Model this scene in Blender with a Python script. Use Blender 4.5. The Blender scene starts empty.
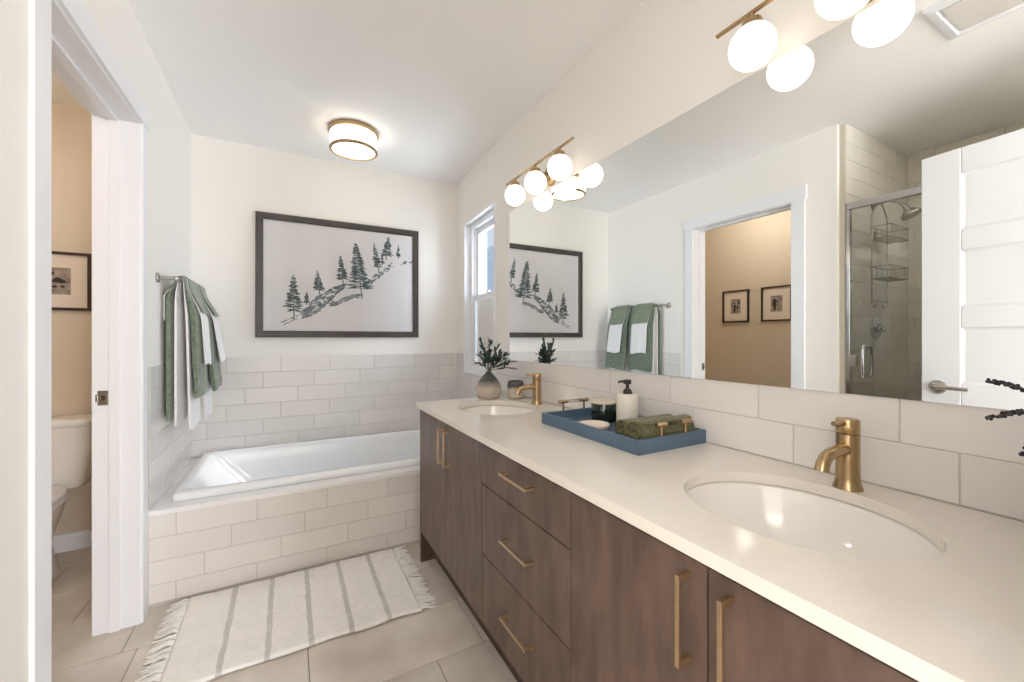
import bpy, bmesh, math, random
from mathutils import Vector, Matrix
random.seed(7)
PI = math.pi
S = bpy.context.scene
C = S.collection

# ------------------------------------------------------------------ camera
cam = bpy.data.cameras.new('camera')
cam.sensor_fit = 'HORIZONTAL'; cam.sensor_width = 36.0
cam.lens = 36.0 * 408.6 / 1024.0
cam.shift_y = -3.5 / 1024.0
cam.clip_start = 0.02
camo = bpy.data.objects.new('camera', cam); C.objects.link(camo)
camo.location = (0, 0, 1.2); camo.rotation_euler = (PI/2, 0, -0.5004)
S.camera = camo
# ------------------------------------------------------------------ view, world, sun
S.view_settings.view_transform = 'Standard'
S.view_settings.look = 'None'
S.view_settings.gamma = 1.0
S.view_settings.use_curve_mapping = False
S.view_settings.exposure = 0.32
S.cycles.use_denoising = True
S.cycles.max_bounces = 16
S.cycles.diffuse_bounces = 8
S.cycles.glossy_bounces = 6
S.cycles.transparent_max_bounces = 12
S.cycles.sample_clamp_indirect = 6
w = bpy.data.worlds.new('sky'); S.world = w; w.use_nodes = True
bg = w.node_tree.nodes['Background']
bg.inputs[0].default_value = (0.74, 0.86, 1.0, 1); bg.inputs[1].default_value = 0.72

def light(name, kind, loc, rot, energy, color, size=None, size_y=None):
    d = bpy.data.lights.new(name, kind); d.energy = energy; d.color = color
    if kind == 'AREA':
        d.shape = 'RECTANGLE'; d.size = size; d.size_y = size_y or size
    elif kind == 'SUN': d.angle = size
    else: d.shadow_soft_size = size
    o = bpy.data.objects.new(name, d); C.objects.link(o)
    o.location = loc; o.rotation_euler = rot
    return o
# the sun through the bathroom window
sun = light('sun', 'SUN', (4, 2, 4), (0, 0, 0), 1.3, (1, 0.97, 0.92), 0.07)
sun.rotation_euler = Vector((-1.4, 0.17, -1.22)).to_track_quat('-Z', 'Y').to_euler()
# daylight entering the bathroom window, then unseen fill lamps added behind the camera
light('window_daylight', 'AREA', (1.62, 2.71, 1.6), (0, PI/2, 0), 17, (0.80, 0.90, 1.0), 1.2, 0.6)
light('bedroom_side_fill', 'AREA', (-1.88, -1.5, 1.45), (0, -PI/2, 0), 10, (0.80, 0.89, 1.0), 1.9, 2.6)  # added side fill, no window in that wall
light('bedroom_back_fill', 'AREA', (1.42, -3.38, 1.4), (PI/2, 0, 0), 120, (0.93, 0.95, 1.0), 0.9, 1.7)  # added fill from behind, brightens the doorway jamb and left wall
light('bedroom_top_fill', 'AREA', (-1.3, -1.3, 2.49), (0, 0, 0), 36, (1.0, 0.97, 0.94), 1.6, 1.6)  # added soft overhead fill without a fixture

# ------------------------------------------------------------------ materials
MATS = {}
def srgb(r, g, b):
    f = lambda c: (c/255/12.92) if c/255 <= 0.04045 else ((c/255+0.055)/1.055)**2.4
    return (f(r), f(g), f(b), 1)
def mat(name, col, rough=0.5, metal=0.0, noise=0.0, nscale=20, bump=0.0, bscale=60, spec=0.5, island=0.0, col2=None, coat=0.0, sheen=0.0, stretch=None, bdist=0.002):
    m = bpy.data.materials.new(name); m.use_nodes = True
    nt = m.node_tree; N = nt.nodes; Lk = nt.links; b = N['Principled BSDF']
    b.inputs['Base Color'].default_value = col
    b.inputs['Roughness'].default_value = rough
    b.inputs['Metallic'].default_value = metal
    b.inputs['Specular IOR Level'].default_value = spec
    if coat: b.inputs['Coat Weight'].default_value = coat; b.inputs['Coat Roughness'].default_value = 0.15
    if sheen: b.inputs['Sheen Weight'].default_value = sheen
    tc = N.new('ShaderNodeTexCoord'); src = tc.outputs['Object']
    if stretch:
        mp = N.new('ShaderNodeMapping'); mp.inputs['Scale'].default_value = stretch
        Lk.new(src, mp.inputs[0]); src = mp.outputs[0]
    cur = None
    if noise or col2:
        n = N.new('ShaderNodeTexNoise'); n.inputs['Scale'].default_value = nscale; n.inputs['Detail'].default_value = 5
        Lk.new(src, n.inputs['Vector'])
        mx = N.new('ShaderNodeMix'); mx.data_type = 'RGBA'
        c2 = col2 if col2 else tuple(max(0, c*(1-noise)) for c in col[:3]) + (1,)
        mx.inputs[6].default_value = col; mx.inputs[7].default_value = c2
        cr = N.new('ShaderNodeValToRGB'); cr.color_ramp.elements[0].position = .35; cr.color_ramp.elements[1].position = .65
        Lk.new(n.outputs['Fac'], cr.inputs[0]); Lk.new(cr.outputs[0], mx.inputs[0])
        cur = mx.outputs[2]
    if island:
        g = N.new('ShaderNodeNewGeometry'); mr = N.new('ShaderNodeMapRange')
        mr.inputs[3].default_value = 1-island; mr.inputs[4].default_value = 1+island*.4
        Lk.new(g.outputs['Random Per Island'], mr.inputs[0])
        vm = N.new('ShaderNodeVectorMath'); vm.operation = 'SCALE'
        if cur: Lk.new(cur, vm.inputs[0])
        else: vm.inputs[0].default_value = col[:3]
        Lk.new(mr.outputs[0], vm.inputs['Scale']); cur = vm.outputs[0]
    if cur: Lk.new(cur, b.inputs['Base Color'])
    if bump:
        n2 = N.new('ShaderNodeTexNoise'); n2.inputs['Scale'].default_value = bscale; n2.inputs['Detail'].default_value = 3
        Lk.new(src, n2.inputs['Vector'])
        bp = N.new('ShaderNodeBump'); bp.inputs['Strength'].default_value = bump; bp.inputs['Distance'].default_value = bdist
        Lk.new(n2.outputs['Fac'], bp.inputs['Height']); Lk.new(bp.outputs[0], b.inputs['Normal'])
    MATS[name] = m
    return m
def emit(name, col, st):
    m = bpy.data.materials.new(name); m.use_nodes = True; b = m.node_tree.nodes['Principled BSDF']
    b.inputs['Base Color'].default_value = (.9, .88, .82, 1); b.inputs['Roughness'].default_value = .25
    b.inputs['Emission Color'].default_value = col; b.inputs['Emission Strength'].default_value = st
    return m
def thin_glass(name, tint=(1, 1, 1, 1), ior=1.45, gl=1.0):
    m = bpy.data.materials.new(name); m.use_nodes = True; nt = m.node_tree; N = nt.nodes
    N.remove(N['Principled BSDF'])
    t = N.new('ShaderNodeBsdfTransparent'); t.inputs[0].default_value = tint
    g = N.new('ShaderNodeBsdfGlossy'); g.inputs['Roughness'].default_value = 0.0
    f = N.new('ShaderNodeFresnel'); f.inputs[0].default_value = ior
    mx = N.new('ShaderNodeMixShader'); nt.links.new(f.outputs[0], mx.inputs[0])
    nt.links.new(t.outputs[0], mx.inputs[1]); nt.links.new(g.outputs[0], mx.inputs[2])
    nt.links.new(mx.outputs[0], N['Material Output'].inputs[0])
    return m

M_wall = mat('wall_paint', srgb(240, 237, 232), .6, bump=.05, bscale=300)
M_ceil = mat('ceiling_paint', srgb(246, 245, 244), .8)
M_trim = mat('trim_paint', srgb(236, 237, 240), .35)
M_beige = mat('beige_paint', srgb(214, 199, 178), .7, bump=.05, bscale=300)
M_tile = mat('white_tile', srgb(228, 224, 220), .16, noise=.03, nscale=6, island=.05, bump=.12, bscale=9)
M_grout = mat('grout', srgb(196, 190, 184), .9)
M_stile = mat('shower_tile', srgb(226, 221, 209), .2, island=.05)
M_sgrout = mat('shower_grout', srgb(196, 188, 172), .9)
M_ftile = mat('floor_tile', srgb(221, 214, 205), .35, nscale=3.5, col2=srgb(194, 184, 173), island=.09, bump=.05, bscale=8)
M_fgrout = mat('floor_grout', srgb(160, 149, 138), .9)
M_quartz = mat('quartz', srgb(231, 224, 214), .12, noise=.03, nscale=5)
M_deck = mat('white_deck', srgb(240, 239, 238), .15)
M_porc = mat('porcelain', srgb(240, 236, 230), .08, coat=.3)
M_acryl = mat('tub_acrylic', srgb(240, 242, 244), .1, coat=.3)
M_wood = mat('stained_wood', srgb(108, 87, 76), .36, nscale=10, col2=srgb(84, 66, 57), stretch=(2.4, 2.4, .6), bump=.05, bscale=40)
M_wood_dark = mat('toe_kick_wood', srgb(70, 52, 44), .5, nscale=8, col2=srgb(58, 42, 36))
M_brass = mat('brushed_brass', srgb(190, 163, 124), .27, metal=1.0, noise=.12, nscale=40, stretch=(1, 1, 12))
M_champ = mat('champagne_brass', srgb(208, 184, 148), .3, metal=1.0, noise=.1, nscale=40)
M_chrome = mat('chrome', srgb(205, 205, 208), .12, metal=1.0)
M_nickel = mat('satin_nickel', srgb(180, 176, 170), .25, metal=1.0)
M_black = mat('black_plastic', srgb(36, 33, 32), .35)
M_mirror = mat('mirror_silver', (.93, .95, .94, 1), 0.0, metal=1.0)
M_frame = mat('charcoal_frame', srgb(72, 64, 61), .4, nscale=12, col2=srgb(60, 53, 50), stretch=(1, 1, 1))
M_frame2 = mat('dark_brown_frame', srgb(58, 40, 28), .4)
M_green = mat('green_terry', srgb(124, 136, 118), .95, nscale=60, col2=srgb(96, 109, 92), bump=.6, bscale=260, sheen=.3)
M_white_t = mat('white_terry', srgb(238, 236, 236), .95, noise=.05, nscale=60, bump=.5, bscale=260, sheen=.2)
M_sage = mat('sage_terry', srgb(132, 144, 122), .95, nscale=60, col2=srgb(106, 118, 98), bump=.6, bscale=260, sheen=.3)
M_olive = mat('olive_terry', srgb(114, 110, 68), .95, nscale=90, col2=srgb(78, 76, 44), bump=.9, bscale=230, sheen=.3)
M_tray = mat('blue_tray', srgb(86, 108, 130), .45, noise=.12, nscale=9)
M_rug = mat('rug_cotton', srgb(246, 244, 240), .95, noise=.06, nscale=40, bump=.8, bscale=140, sheen=.2)
M_siding = mat('neighbour_siding', srgb(200, 214, 228), .7)
M_bulb = emit('globe_glow', (1, .91, .78, 1), 1.15)
M_drum = emit('drum_glow', (1, .92, .80, 1), 2.8)
M_glass = thin_glass('window_glass')
M_screen = thin_glass('insect_screen_mesh', (.68, .74, .80, 1), 1.05)
M_sglass = thin_glass('shower_glass', (.95, .97, .96, 1), 1.7)
M_pglass = thin_glass('picture_glass', (1, 1, 1, 1), 1.22)
M_acrod = thin_glass('clear_acrylic', (.93, .93, .93, 1), 1.35)

# ------------------------------------------------------------------ mesh builder
class MB:
    def __init__(s): s.bm = bmesh.new()
    def face(s, pts, flip=False):
        vs = [s.bm.verts.new(p) for p in pts]
        if flip: vs.reverse()
        return s.bm.faces.new(vs)
    def box(s, a, b):
        x0, x1 = sorted((a[0], b[0])); y0, y1 = sorted((a[1], b[1])); z0, z1 = sorted((a[2], b[2]))
        v = [s.bm.verts.new(p) for p in ((x0,y0,z0),(x1,y0,z0),(x1,y1,z0),(x0,y1,z0),(x0,y0,z1),(x1,y0,z1),(x1,y1,z1),(x0,y1,z1))]
        for f in ((0,3,2,1),(4,5,6,7),(0,1,5,4),(1,2,6,5),(2,3,7,6),(3,0,4,7)): s.bm.faces.new([v[i] for i in f])
        return s
    def rings(s, rings, cap0=True, cap1=True, closed=True, loop=False):
        R = [[s.bm.verts.new(p) for p in r] for r in rings]
        n = len(R[0]); pairs = list(zip(R[:-1], R[1:]))
        if loop: pairs.append((R[-1], R[0]))
        for A, B in pairs:
            for i in range(n if closed else n-1):
                j = (i+1) % n
                s.bm.faces.new((A[i], A[j], B[j], B[i]))
        if closed and not loop:
            if cap0: s.bm.faces.new(list(reversed(R[0])))
            if cap1: s.bm.faces.new(R[-1])
        return s
    def lathe(s, prof, c=(0,0,0), seg=32, sx=1, sy=1, cap0=True, cap1=True, axis='z'):
        rr = []
        for r, z in prof:
            ring = []
            for i in range(seg):
                a = 2*PI*i/seg
                p = (r*sx*math.cos(a), r*sy*math.sin(a), z)
                if axis == 'x': p = (p[2], p[0], p[1])
                if axis == 'y': p = (p[1], p[2], p[0])
                ring.append((c[0]+p[0], c[1]+p[1], c[2]+p[2]))
            rr.append(ring)
        return s.rings(rr, cap0, cap1)
    def sphere(s, c, r, seg=32, n=16, sx=1, sy=1, sz=1):
        prof = []
        for i in range(n+1):
            a = -PI/2 + PI*i/n
            prof.append((max(r*math.cos(a), r*.01), r*sz*math.sin(a)))
        return s.lathe(prof, c, seg, sx, sy)
    def tube(s, pts, r, seg=8, closed=False):
        P = [Vector(p) for p in pts]; n = len(P); rings = []
        rad = r if isinstance(r, (list, tuple)) else [r]*n
        prev = None
        for i in range(n):
            if closed: t = (P[(i+1) % n]-P[i-1]).normalized()
            else: t = (P[min(i+1, n-1)]-P[max(i-1, 0)]).normalized()
            if prev is None:
                u = t.orthogonal().normalized()
            else:
                u = (prev - t*prev.dot(t)); u = u.normalized() if u.length > 1e-6 else t.orthogonal().normalized()
            prev = u; v = t.cross(u)
            rings.append([tuple(P[i]+(u*math.cos(2*PI*k/seg)+v*math.sin(2*PI*k/seg))*rad[i]) for k in range(seg)])
        return s.rings(rings, loop=closed)
    def prism(s, poly, y0, y1, axis='y'):
        f = {'y': lambda a, b, c: (a, c, b), 'x': lambda a, b, c: (c, a, b), 'z': lambda a, b, c: (a, b, c)}[axis]
        return s.rings([[f(a, b, y0) for a, b in poly], [f(a, b, y1) for a, b in poly]])
    def build(s, name, m, parent=None, loc=(0,0,0), smooth=False, bevel=0, bseg=2, solid=0, sub=0, recalc=True):
        if recalc: bmesh.ops.recalc_face_normals(s.bm, faces=s.bm.faces)
        me = bpy.data.meshes.new(name); s.bm.to_mesh(me); s.bm.free()
        me.materials.append(m)
        o = bpy.data.objects.new(name, me); C.objects.link(o); o.location = loc
        if parent: o.parent = parent
        if smooth:
            for p in me.polygons: p.use_smooth = True
            if smooth != 'all':
                try: me.set_sharp_from_angle(angle=math.radians(smooth if isinstance(smooth, (int, float)) and smooth > 1 else 40))
                except Exception: pass
        if bevel:
            md = o.modifiers.new('bevel', 'BEVEL'); md.width = bevel; md.segments = bseg; md.limit_method = 'ANGLE'; md.angle_limit = math.radians(50)
        if solid:
            md = o.modifiers.new('solid', 'SOLIDIFY'); md.thickness = solid; md.offset = 0
        if sub:
            md = o.modifiers.new('sub', 'SUBSURF'); md.levels = sub; md.render_levels = sub
        return o
def thing(name, label, cat, loc=(0,0,0), rotz=0, group=None):
    o = bpy.data.objects.new(name, None); C.objects.link(o)
    o.location = loc; o.rotation_euler = (0, 0, rotz); o.empty_display_size = .05
    o['label'] = label; o['category'] = cat
    if group: o['group'] = group
    return o
def tag(o, label, cat, group=None, kind=None):
    o['label'] = label; o['category'] = cat
    if group: o['group'] = group
    if kind: o['kind'] = kind
    return o
def struct(o, label=None, cat=None):
    o['kind'] = 'structure'
    if label: o['label'] = label
    if cat: o['category'] = cat
    return o
def sempty(name, loc=(0,0,0), label=None, cat=None):
    o = bpy.data.objects.new(name, None); C.objects.link(o); o.location = loc
    return struct(o, label, cat)
def copy_thing(o, loc, label=None, parent=None):
    c = o.copy(); C.objects.link(c)
    if parent: c.parent = parent
    else: c.location = loc
    if label: c['label'] = label
    for ch in list(o.children): copy_thing(ch, None, None, c)
    return c
def box(name, a, b, m, parent=None, bevel=0, **k):
    return MB().box(a, b).build(name, m, parent, bevel=bevel, **k)
def tiles(name, O, U, V, Nn, wid, hei, tw, th, g, row_joint, m, parent=None, depth=.004, ch=.0012):
    """rows of chamfered tiles; O lower-left corner, rows counted downward from the top edge; row_joint(k) = u of one joint in row k"""
    mb = MB(); O, U, V, Nn = Vector(O), Vector(U), Vector(V), Vector(Nn)
    k = 0; top = hei
    while top > 0.012:
        b = max(0, top-th+g); jt = row_joint(k) % tw; u = jt - tw
        while u < wid:
            u0, u1 = max(u+g/2, 0), min(u+tw-g/2, wid)
            if u1-u0 > .008:
                q = lambda a, c, d: tuple(O+U*a+V*c+Nn*d)
                r0 = [q(u0, b, -depth), q(u1, b, -depth), q(u1, top, -depth), q(u0, top, -depth)]
                r1 = [q(u0, b, -ch), q(u1, b, -ch), q(u1, top, -ch), q(u0, top, -ch)]
                r2 = [q(u0+ch, b+ch, 0), q(u1-ch, b+ch, 0), q(u1-ch, top-ch, 0), q(u0+ch, top-ch, 0)]
                mb.rings([r0, r1, r2], cap0=False)
            u += tw
        top -= th; k += 1
    return mb.build(name, m, parent)

# ------------------------------------------------------------------ room numbers
L, W, D, H = -.546, 1.204, 3.286, 2.505
WCX, WCY = -1.60, 3.22
J0, J1, DZ = 1.50, 2.246, 2.094          # toilet room doorway
WYL0, WYL1, WZ0, WZ1 = .241, .846, .93, 2.108   # window opening
YA, ZA = 2.368, .426                     # tub surround
TT = 1.068                               # top of the wall tiles
TW, TH = .314, .1065

# ------------------------------------------------------------------ shell
fl = sempty('floor', label='beige stone-look tile floor', cat='floor')
box('floor_base', (-1.75, -.12, -.12), (1.42, 3.42, -.0022), M_fgrout, fl)
rows = {0: 0.0}
def fj(k):
    # row k counted from y = 3.30 downward, rows .306 high
    off = {3: -.56, 4: .10, 5: .065, 6: .485}.get(k, (k*.213) % .612)
    return off + 1.75
fo = tiles('floor_tile', (-1.75, -.12, 0), (1, 0, 0), (0, 1, 0), (0, 0, 1), 3.17, 3.42, .612, .306, .004, fj, M_ftile, fl)
struct(box('ceiling', (-1.75, -.12, H), (1.42, 3.42, H+.12), M_ceil), 'flat white ceiling', 'ceiling')

wl = MB()
wl.box((-.693, 1.238, 0), (L, J0-.02, H)); wl.box((-.693, J1+.02, 0), (L, D+.06, H)); wl.box((-.693, J0-.02, DZ+.02), (L, J1+.02, H))
wl.box((-.60, -.1, 0), (L, .34, H))
wlo = struct(wl.build('wall_left', M_wall), 'white painted wall with the towel bar and doorway', 'wall')
tiles('wall_tile', (L+.004, YA, ZA), (0, 1, 0), (0, 0, 1), (1, 0, 0), D-YA, TT-ZA, TW, TH, .003, lambda k: .12-k*.105, M_tile, wlo)
box('wall_grout', (L, YA, ZA-.05), (L+.0015, D, TT-.0005), M_grout, wlo)

wf = struct(box('wall_back', (-.70, D, 0), (1.42, D+.12, H), M_wall), 'white wall behind the bathtub', 'wall')
tiles('wall_tile', (L, D-.004, ZA), (1, 0, 0), (0, 0, 1), (0, -1, 0), W+.058-L, TT-ZA, TW, TH, .003, lambda k: -.046-L-k*.105, M_tile, wf)
box('wall_grout', (L, D-.0015, ZA-.05), (W+.058, D, TT-.0005), M_grout, wf)

WR = W+.004
# the wall beyond the mirror runs slightly outward; its pieces are built around the bend and turned with it
BY = 2.235; KINK = -math.atan2(.058, D-BY)
wra = MB(); wra.box((WR, -.1, 0), (WR+.19, BY, H))
wro = struct(wra.build('wall_right', M_wall), 'white wall with the vanity mirror', 'wall')
def rj(y0): return lambda k: (.388-y0)-k*.094
tiles('wall_tile', (W, .03, .853), (0, 1, 0), (0, 0, 1), (-1, 0, 0), BY-.03, TT-.853, TW, TH, .003, rj(.03), M_tile, wro)
box('wall_grout', (WR, .03, .7), (W+.0015, BY, TT-.0005), M_grout, wro)
def turned(name, label=None, cat=None):
    o = sempty(name, (W, BY, 0), label, cat); o.rotation_euler = (0, 0, KINK); return o
WL_ = math.hypot(.058, D-BY)
wy0, wy1 = WYL0, WYL1                                  # window opening along the turned wall
wwo = turned('wall_right_window', 'white wall with the window beside the bathtub', 'wall')
g = MB(); e0 = .012
g.box((.004, 0, 0), (.19, wy0-e0, H)); g.box((.004, wy1+e0, 0), (.19, WL_+.06, H)); g.box((.004, wy0-e0, 0), (.19, wy1+e0, WZ0-e0)); g.box((.004, wy0-e0, WZ1+e0), (.19, wy1+e0, H))
g.build('wall_surface', M_wall, wwo)
J_ = BY
tiles('wall_tile', (0, 0, .853), (0, 1, 0), (0, 0, 1), (-1, 0, 0), wy0-.014, TT-.853, TW, TH, .003, rj(J_), M_tile, wwo)
tiles('wall_tile', (0, wy1+.014, ZA), (0, 1, 0), (0, 0, 1), (-1, 0, 0), WL_-wy1-.014, TT-ZA, TW, TH, .003, rj(J_+wy1+.014), M_tile, wwo)
tiles('wall_tile', (0, .135, ZA), (0, 1, 0), (0, 0, 1), (-1, 0, 0), wy1+.014-.135, WZ0-.014-ZA, TW, TH, .003, rj(J_+.135), M_tile, wwo)
g = MB(); g.box((.004, 0, .7), (.0015, wy0-.014, TT-.0005)); g.box((.004, wy1+.014, ZA-.05), (.0015, WL_, TT-.0005)); g.box((.004, .135, ZA-.05), (.0015, wy1+.014, WZ0-.014))
g.build('wall_grout', M_grout, wwo)

wn = MB(); wn.box((-1.72, -.1, 0), (-.29, .03, H)); wn.box((.50, -.1, 0), (W+.004, .03, H)); wn.box((-.29, -.1, 2.47), (.50, .03, H))
struct(wn.build('wall_front', M_wall), 'white wall with the entry doorway', 'wall')

# toilet room and shower walls
b = MB(); b.box((WCX-.1, .35, 0), (WCX, WCY+.1, H)); b.box((WCX-.1, WCY, 0), (-.70, WCY+.2, H)); b.box((WCX, 1.24, 0), (-.694, 1.34, H))
b.box((-.701, 1.34, 0), (-.694, J0-.11, H)); b.box((-.701, J1+.11, 0), (-.694, WCY, H)); b.box((-.701, J0-.11, DZ+.11), (-.694, J1+.11, H))
struct(b.build('wall_toilet_room', M_beige), 'warm beige walls of the toilet room', 'wall')
bb = MB(); bb.box((WCX, WCY-.014, 0), (-.70, WCY, .10)); bb.box((WCX, 1.34, 0), (WCX+.014, WCY, .10))
struct(bb.build('baseboard_toilet_room', M_trim, bevel=.003), 'white baseboard in the toilet room', 'baseboard')

SX = -1.50
sh = sempty('wall_shower', label='tiled walls of the shower alcove', cat='wall')
b = MB(); b.box((WCX, 1.212, 0), (-.575, 1.24, H)); b.box((WCX, .34, 0), (SX-.002, 1.212, H)); b.box((WCX, .31, 0), (-.575, .338, H)); b.build('wall_grout', M_sgrout, sh)
tiles('wall_tile', (SX, 1.21, 0), (1, 0, 0), (0, 0, 1), (0, -1, 0), -.60-SX, H, TW, TH, .003, lambda k: .2-k*.105, M_stile, sh)
tiles('wall_tile', (SX, .34, 0), (0, 1, 0), (0, 0, 1), (1, 0, 0), .87, H, TW, TH, .003, lambda k: .1-k*.105, M_stile, sh)
tiles('wall_tile', (SX, .34, 0), (1, 0, 0), (0, 0, 1), (0, 1, 0), -.60-SX, H, TW, TH, .003, lambda k: .2-k*.105, M_stile, sh)
struct(box('shower_curb', (-.66, .34, 0), (L, 1.236, .11), M_stile, bevel=.004), 'tiled curb of the shower', 'curb')

# adjoining bedroom behind the camera (lit by the added fill lamps)
b = MB(); b.box((-2.0, -3.4, 0), (-1.9, -.1, H)); b.box((2.0, -3.4, 0), (2.1, -.1, H)); b.box((-2.0, -3.5, 0), (2.1, -3.4, H))
b.box((W, -.2, 0), (2.0, -.1, H)); b.box((-2.0, -.2, 0), (-1.72, -.1, H))
struct(b.build('wall_bedroom', M_wall)); struct(box('floor_bedroom', (-2.0, -3.5, -.12), (2.1, -.12, 0), M_ftile)); struct(box('ceiling_bedroom', (-2.0, -3.5, H), (2.1, -.12, H+.12), M_ceil))

# ------------------------------------------------------------------ toilet room doorway trim
d1 = sempty('door_1', label='white cased doorway to the toilet room', cat='doorway')
j = MB()
j.box((-.693, J0-.02, 0), (L, J0, DZ)); j.box((-.693, J1, 0), (L, J1+.02, DZ)); j.box((-.693, J0-.02, DZ), (L, J1+.02, DZ+.02)); j.build('jamb', M_trim, d1, bevel=.0015)
st = MB(); st.box((-.640, J1-.010, 0), (-.606, J1, DZ-.01)); st.box((-.648, J0, 0), (-.612, J0+.010, DZ-.01)); st.box((-.648, J0, DZ-.010), (-.612, J1, DZ)); st.build('door_stop', M_trim, d1, bevel=.001)
cs = MB()
for x0, x1 in ((L, L+.010), (-.6945, -.6935)):
    for y0, y1 in ((J0-.086, J0-.006), (J1+.006, J1+.075)):
        cs.box((x0, y0, 0), (x1, y1, DZ+.006))
    x1b = x1+.004 if x0 == L else x1; x0b = x0 if x0 == L else x0-.006
    cs.box((x0b, J0-.098, DZ+.006), (x1b, J1+.087, DZ+.094))
cs.build('casing', M_trim, d1, bevel=.003)
sp = MB(); sp.box((-.676, J1-.002, .925), (-.642, J1+.001, .985)); sp.box((-.682, J1-.0035, .94), (-.674, J1+.001, .97)); spo = sp.build('strike_plate', M_nickel, d1, bevel=.0015)
box('latch_hole', (-.664, J1-.0026, .945), (-.652, J1-.0015, .965), M_black, spo)

# ------------------------------------------------------------------ entry door leaf (seen in the mirror)
dl = sempty('door_2', (-.292, .048, 0), label='open white five-panel entry door', cat='door')
dl.rotation_euler = (0, 0, math.atan2(.757, -.094))
DW, DT, DH0 = .763, .035, .012
m = MB(); st_, rl = .142, .0
pz = [(.265, .53), (.62, .885), (.985, 1.245), (1.345, 1.605), (1.705, 1.965)]
m.box((0, -DT/2, DH0), (st_, DT/2, 2.085)); m.box((DW-st_, -DT/2, DH0), (DW, DT/2, 2.085))
zz = [DH0]+[v for p in pz for v in p]+[2.085]
for i in range(0, len(zz), 2): m.box((st_, -DT/2, zz[i]), (DW-st_, DT/2, zz[i+1]))
m.build('door_frame', M_trim, dl, bevel=.004)
for z0, z1 in pz:
    for s_ in (-1,):
        p = MB(); a0, a1 = st_, DW-st_
        for sg in (-1, 1):
            y_o, y_i, y_f = sg*(DT/2-.001), sg*(DT/2-.009), sg*(DT/2-.005)
            q = lambda i, yy: [(a0+i, yy, z0+i), (a1-i, yy, z0+i), (a1-i, yy, z1-i), (a0+i, yy, z1-i)]
            p.rings([q(0, y_o), q(.005, sg*(DT/2-.004)), q(.012, sg*(DT/2-.0065)), q(.018, sg*(DT/2-.0065))], cap0=False)
        p.build('door_panel', M_trim, dl)
hd = MB()
for sg in (-1, 1):
    hd.lathe([(.033, 0), (.033, .006), (.026, .012), (.012, .014), (.011, .032), (.012, .036)], (DW-.062, sg*DT/2, .961), 28, axis='y') if sg > 0 else hd.lathe([(.033, 0), (.033, -.006), (.026, -.012), (.012, -.014), (.011, -.032), (.012, -.036)], (DW-.062, sg*DT/2, .961), 28, axis='y')
    hd.tube([(DW-.062, sg*(DT/2+.034), .961), (DW-.085, sg*(DT/2+.036), .962), (DW-.13, sg*(DT/2+.034), .962), (DW-.175, sg*(DT/2+.030), .960)], [.011, .010, .009, .008], 12)
hd.build('lever_handle', M_nickel, dl, smooth=True)

# ------------------------------------------------------------------ window
w1 = turned('window_1', 'white single-hung window beside the mirror', 'window')
WY0, WY1 = WYL0, WYL1
m = MB(); e = .012
for y0, y1, z0, z1 in ((WY0-e, WY0, WZ0-e, WZ1+e), (WY1, WY1+e, WZ0-e, WZ1+e), (WY0, WY1, WZ0-e, WZ0), (WY0, WY1, WZ1, WZ1+e)):
    m.box((-.004, y0, z0), (.19, y1, z1))
m.build('jamb_liner', M_trim, w1, bevel=.001)
m = MB(); f = .042
for y0, y1, z0, z1 in ((WY0, WY0+f, WZ0, WZ1), (WY1-f, WY1, WZ0, WZ1), (WY0+f, WY1-f, WZ0, WZ0+f), (WY0+f, WY1-f, WZ1-f, WZ1)):
    m.box((.045, y0, z0), (.13, y1, z1))
m.build('window_frame', M_trim, w1, bevel=.003)
for z0, z1, xo in ((WZ0+f, 1.535, 0), (1.495, WZ1-f, .03)):
    m = MB(); s_ = .040; y0, y1 = WY0+f, WY1-f
    x0, x1 = .056+xo, .084+xo
    m.box((x0, y0, z0), (x1, y0+s_, z1)); m.box((x0, y1-s_, z0), (x1, y1, z1)); m.box((x0, y0+s_, z0), (x1, y1-s_, z0+.04)); m.box((x0, y0+s_, z1-.04), (x1, y1-s_, z1))
    so = m.build('sash', M_trim, w1, bevel=.003)
    pn = MB(); pn.face([((x0+x1)/2, y0+s_, z0+.04), ((x0+x1)/2, y1-s_, z0+.04), ((x0+x1)/2, y1-s_, z1-.04), ((x0+x1)/2, y0+s_, z1-.04)])
    pn.build('pane', M_glass, so)
    if xo == 0:
        sc_ = MB(); sc_.face([(.120, y0, z0), (.120, y1, z0), (.120, y1, z1), (.120, y0, z1)]); sc_.build('insect_screen', M_screen, w1)
m = MB(); m.box((.050, WY0+.24, 1.535), (.075, WY0+.28, 1.55)); m.build('sash_lock', M_trim, w1, bevel=.003)

# the neighbouring house outside
nh = struct(bpy.data.objects.new('neighbour_house', None), 'pale blue siding of the house next door', 'house'); C.objects.link(nh); nh.location = (3.9, 3.5, 0)
m = MB()
for i in range(20):
    z = i*.16
    m.rings([[(0, -.5, z), (-.018, -.5, z), (0, -.5, z+.16)], [(0, 14, z), (-.018, 14, z), (0, 14, z+.16)]])
m.build('siding', M_siding, nh)
m = MB(); m.box((-.05, 3.2, 1.1), (0, 4.1, 2.3)); m.build('house_window', M_trim, nh)

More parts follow.
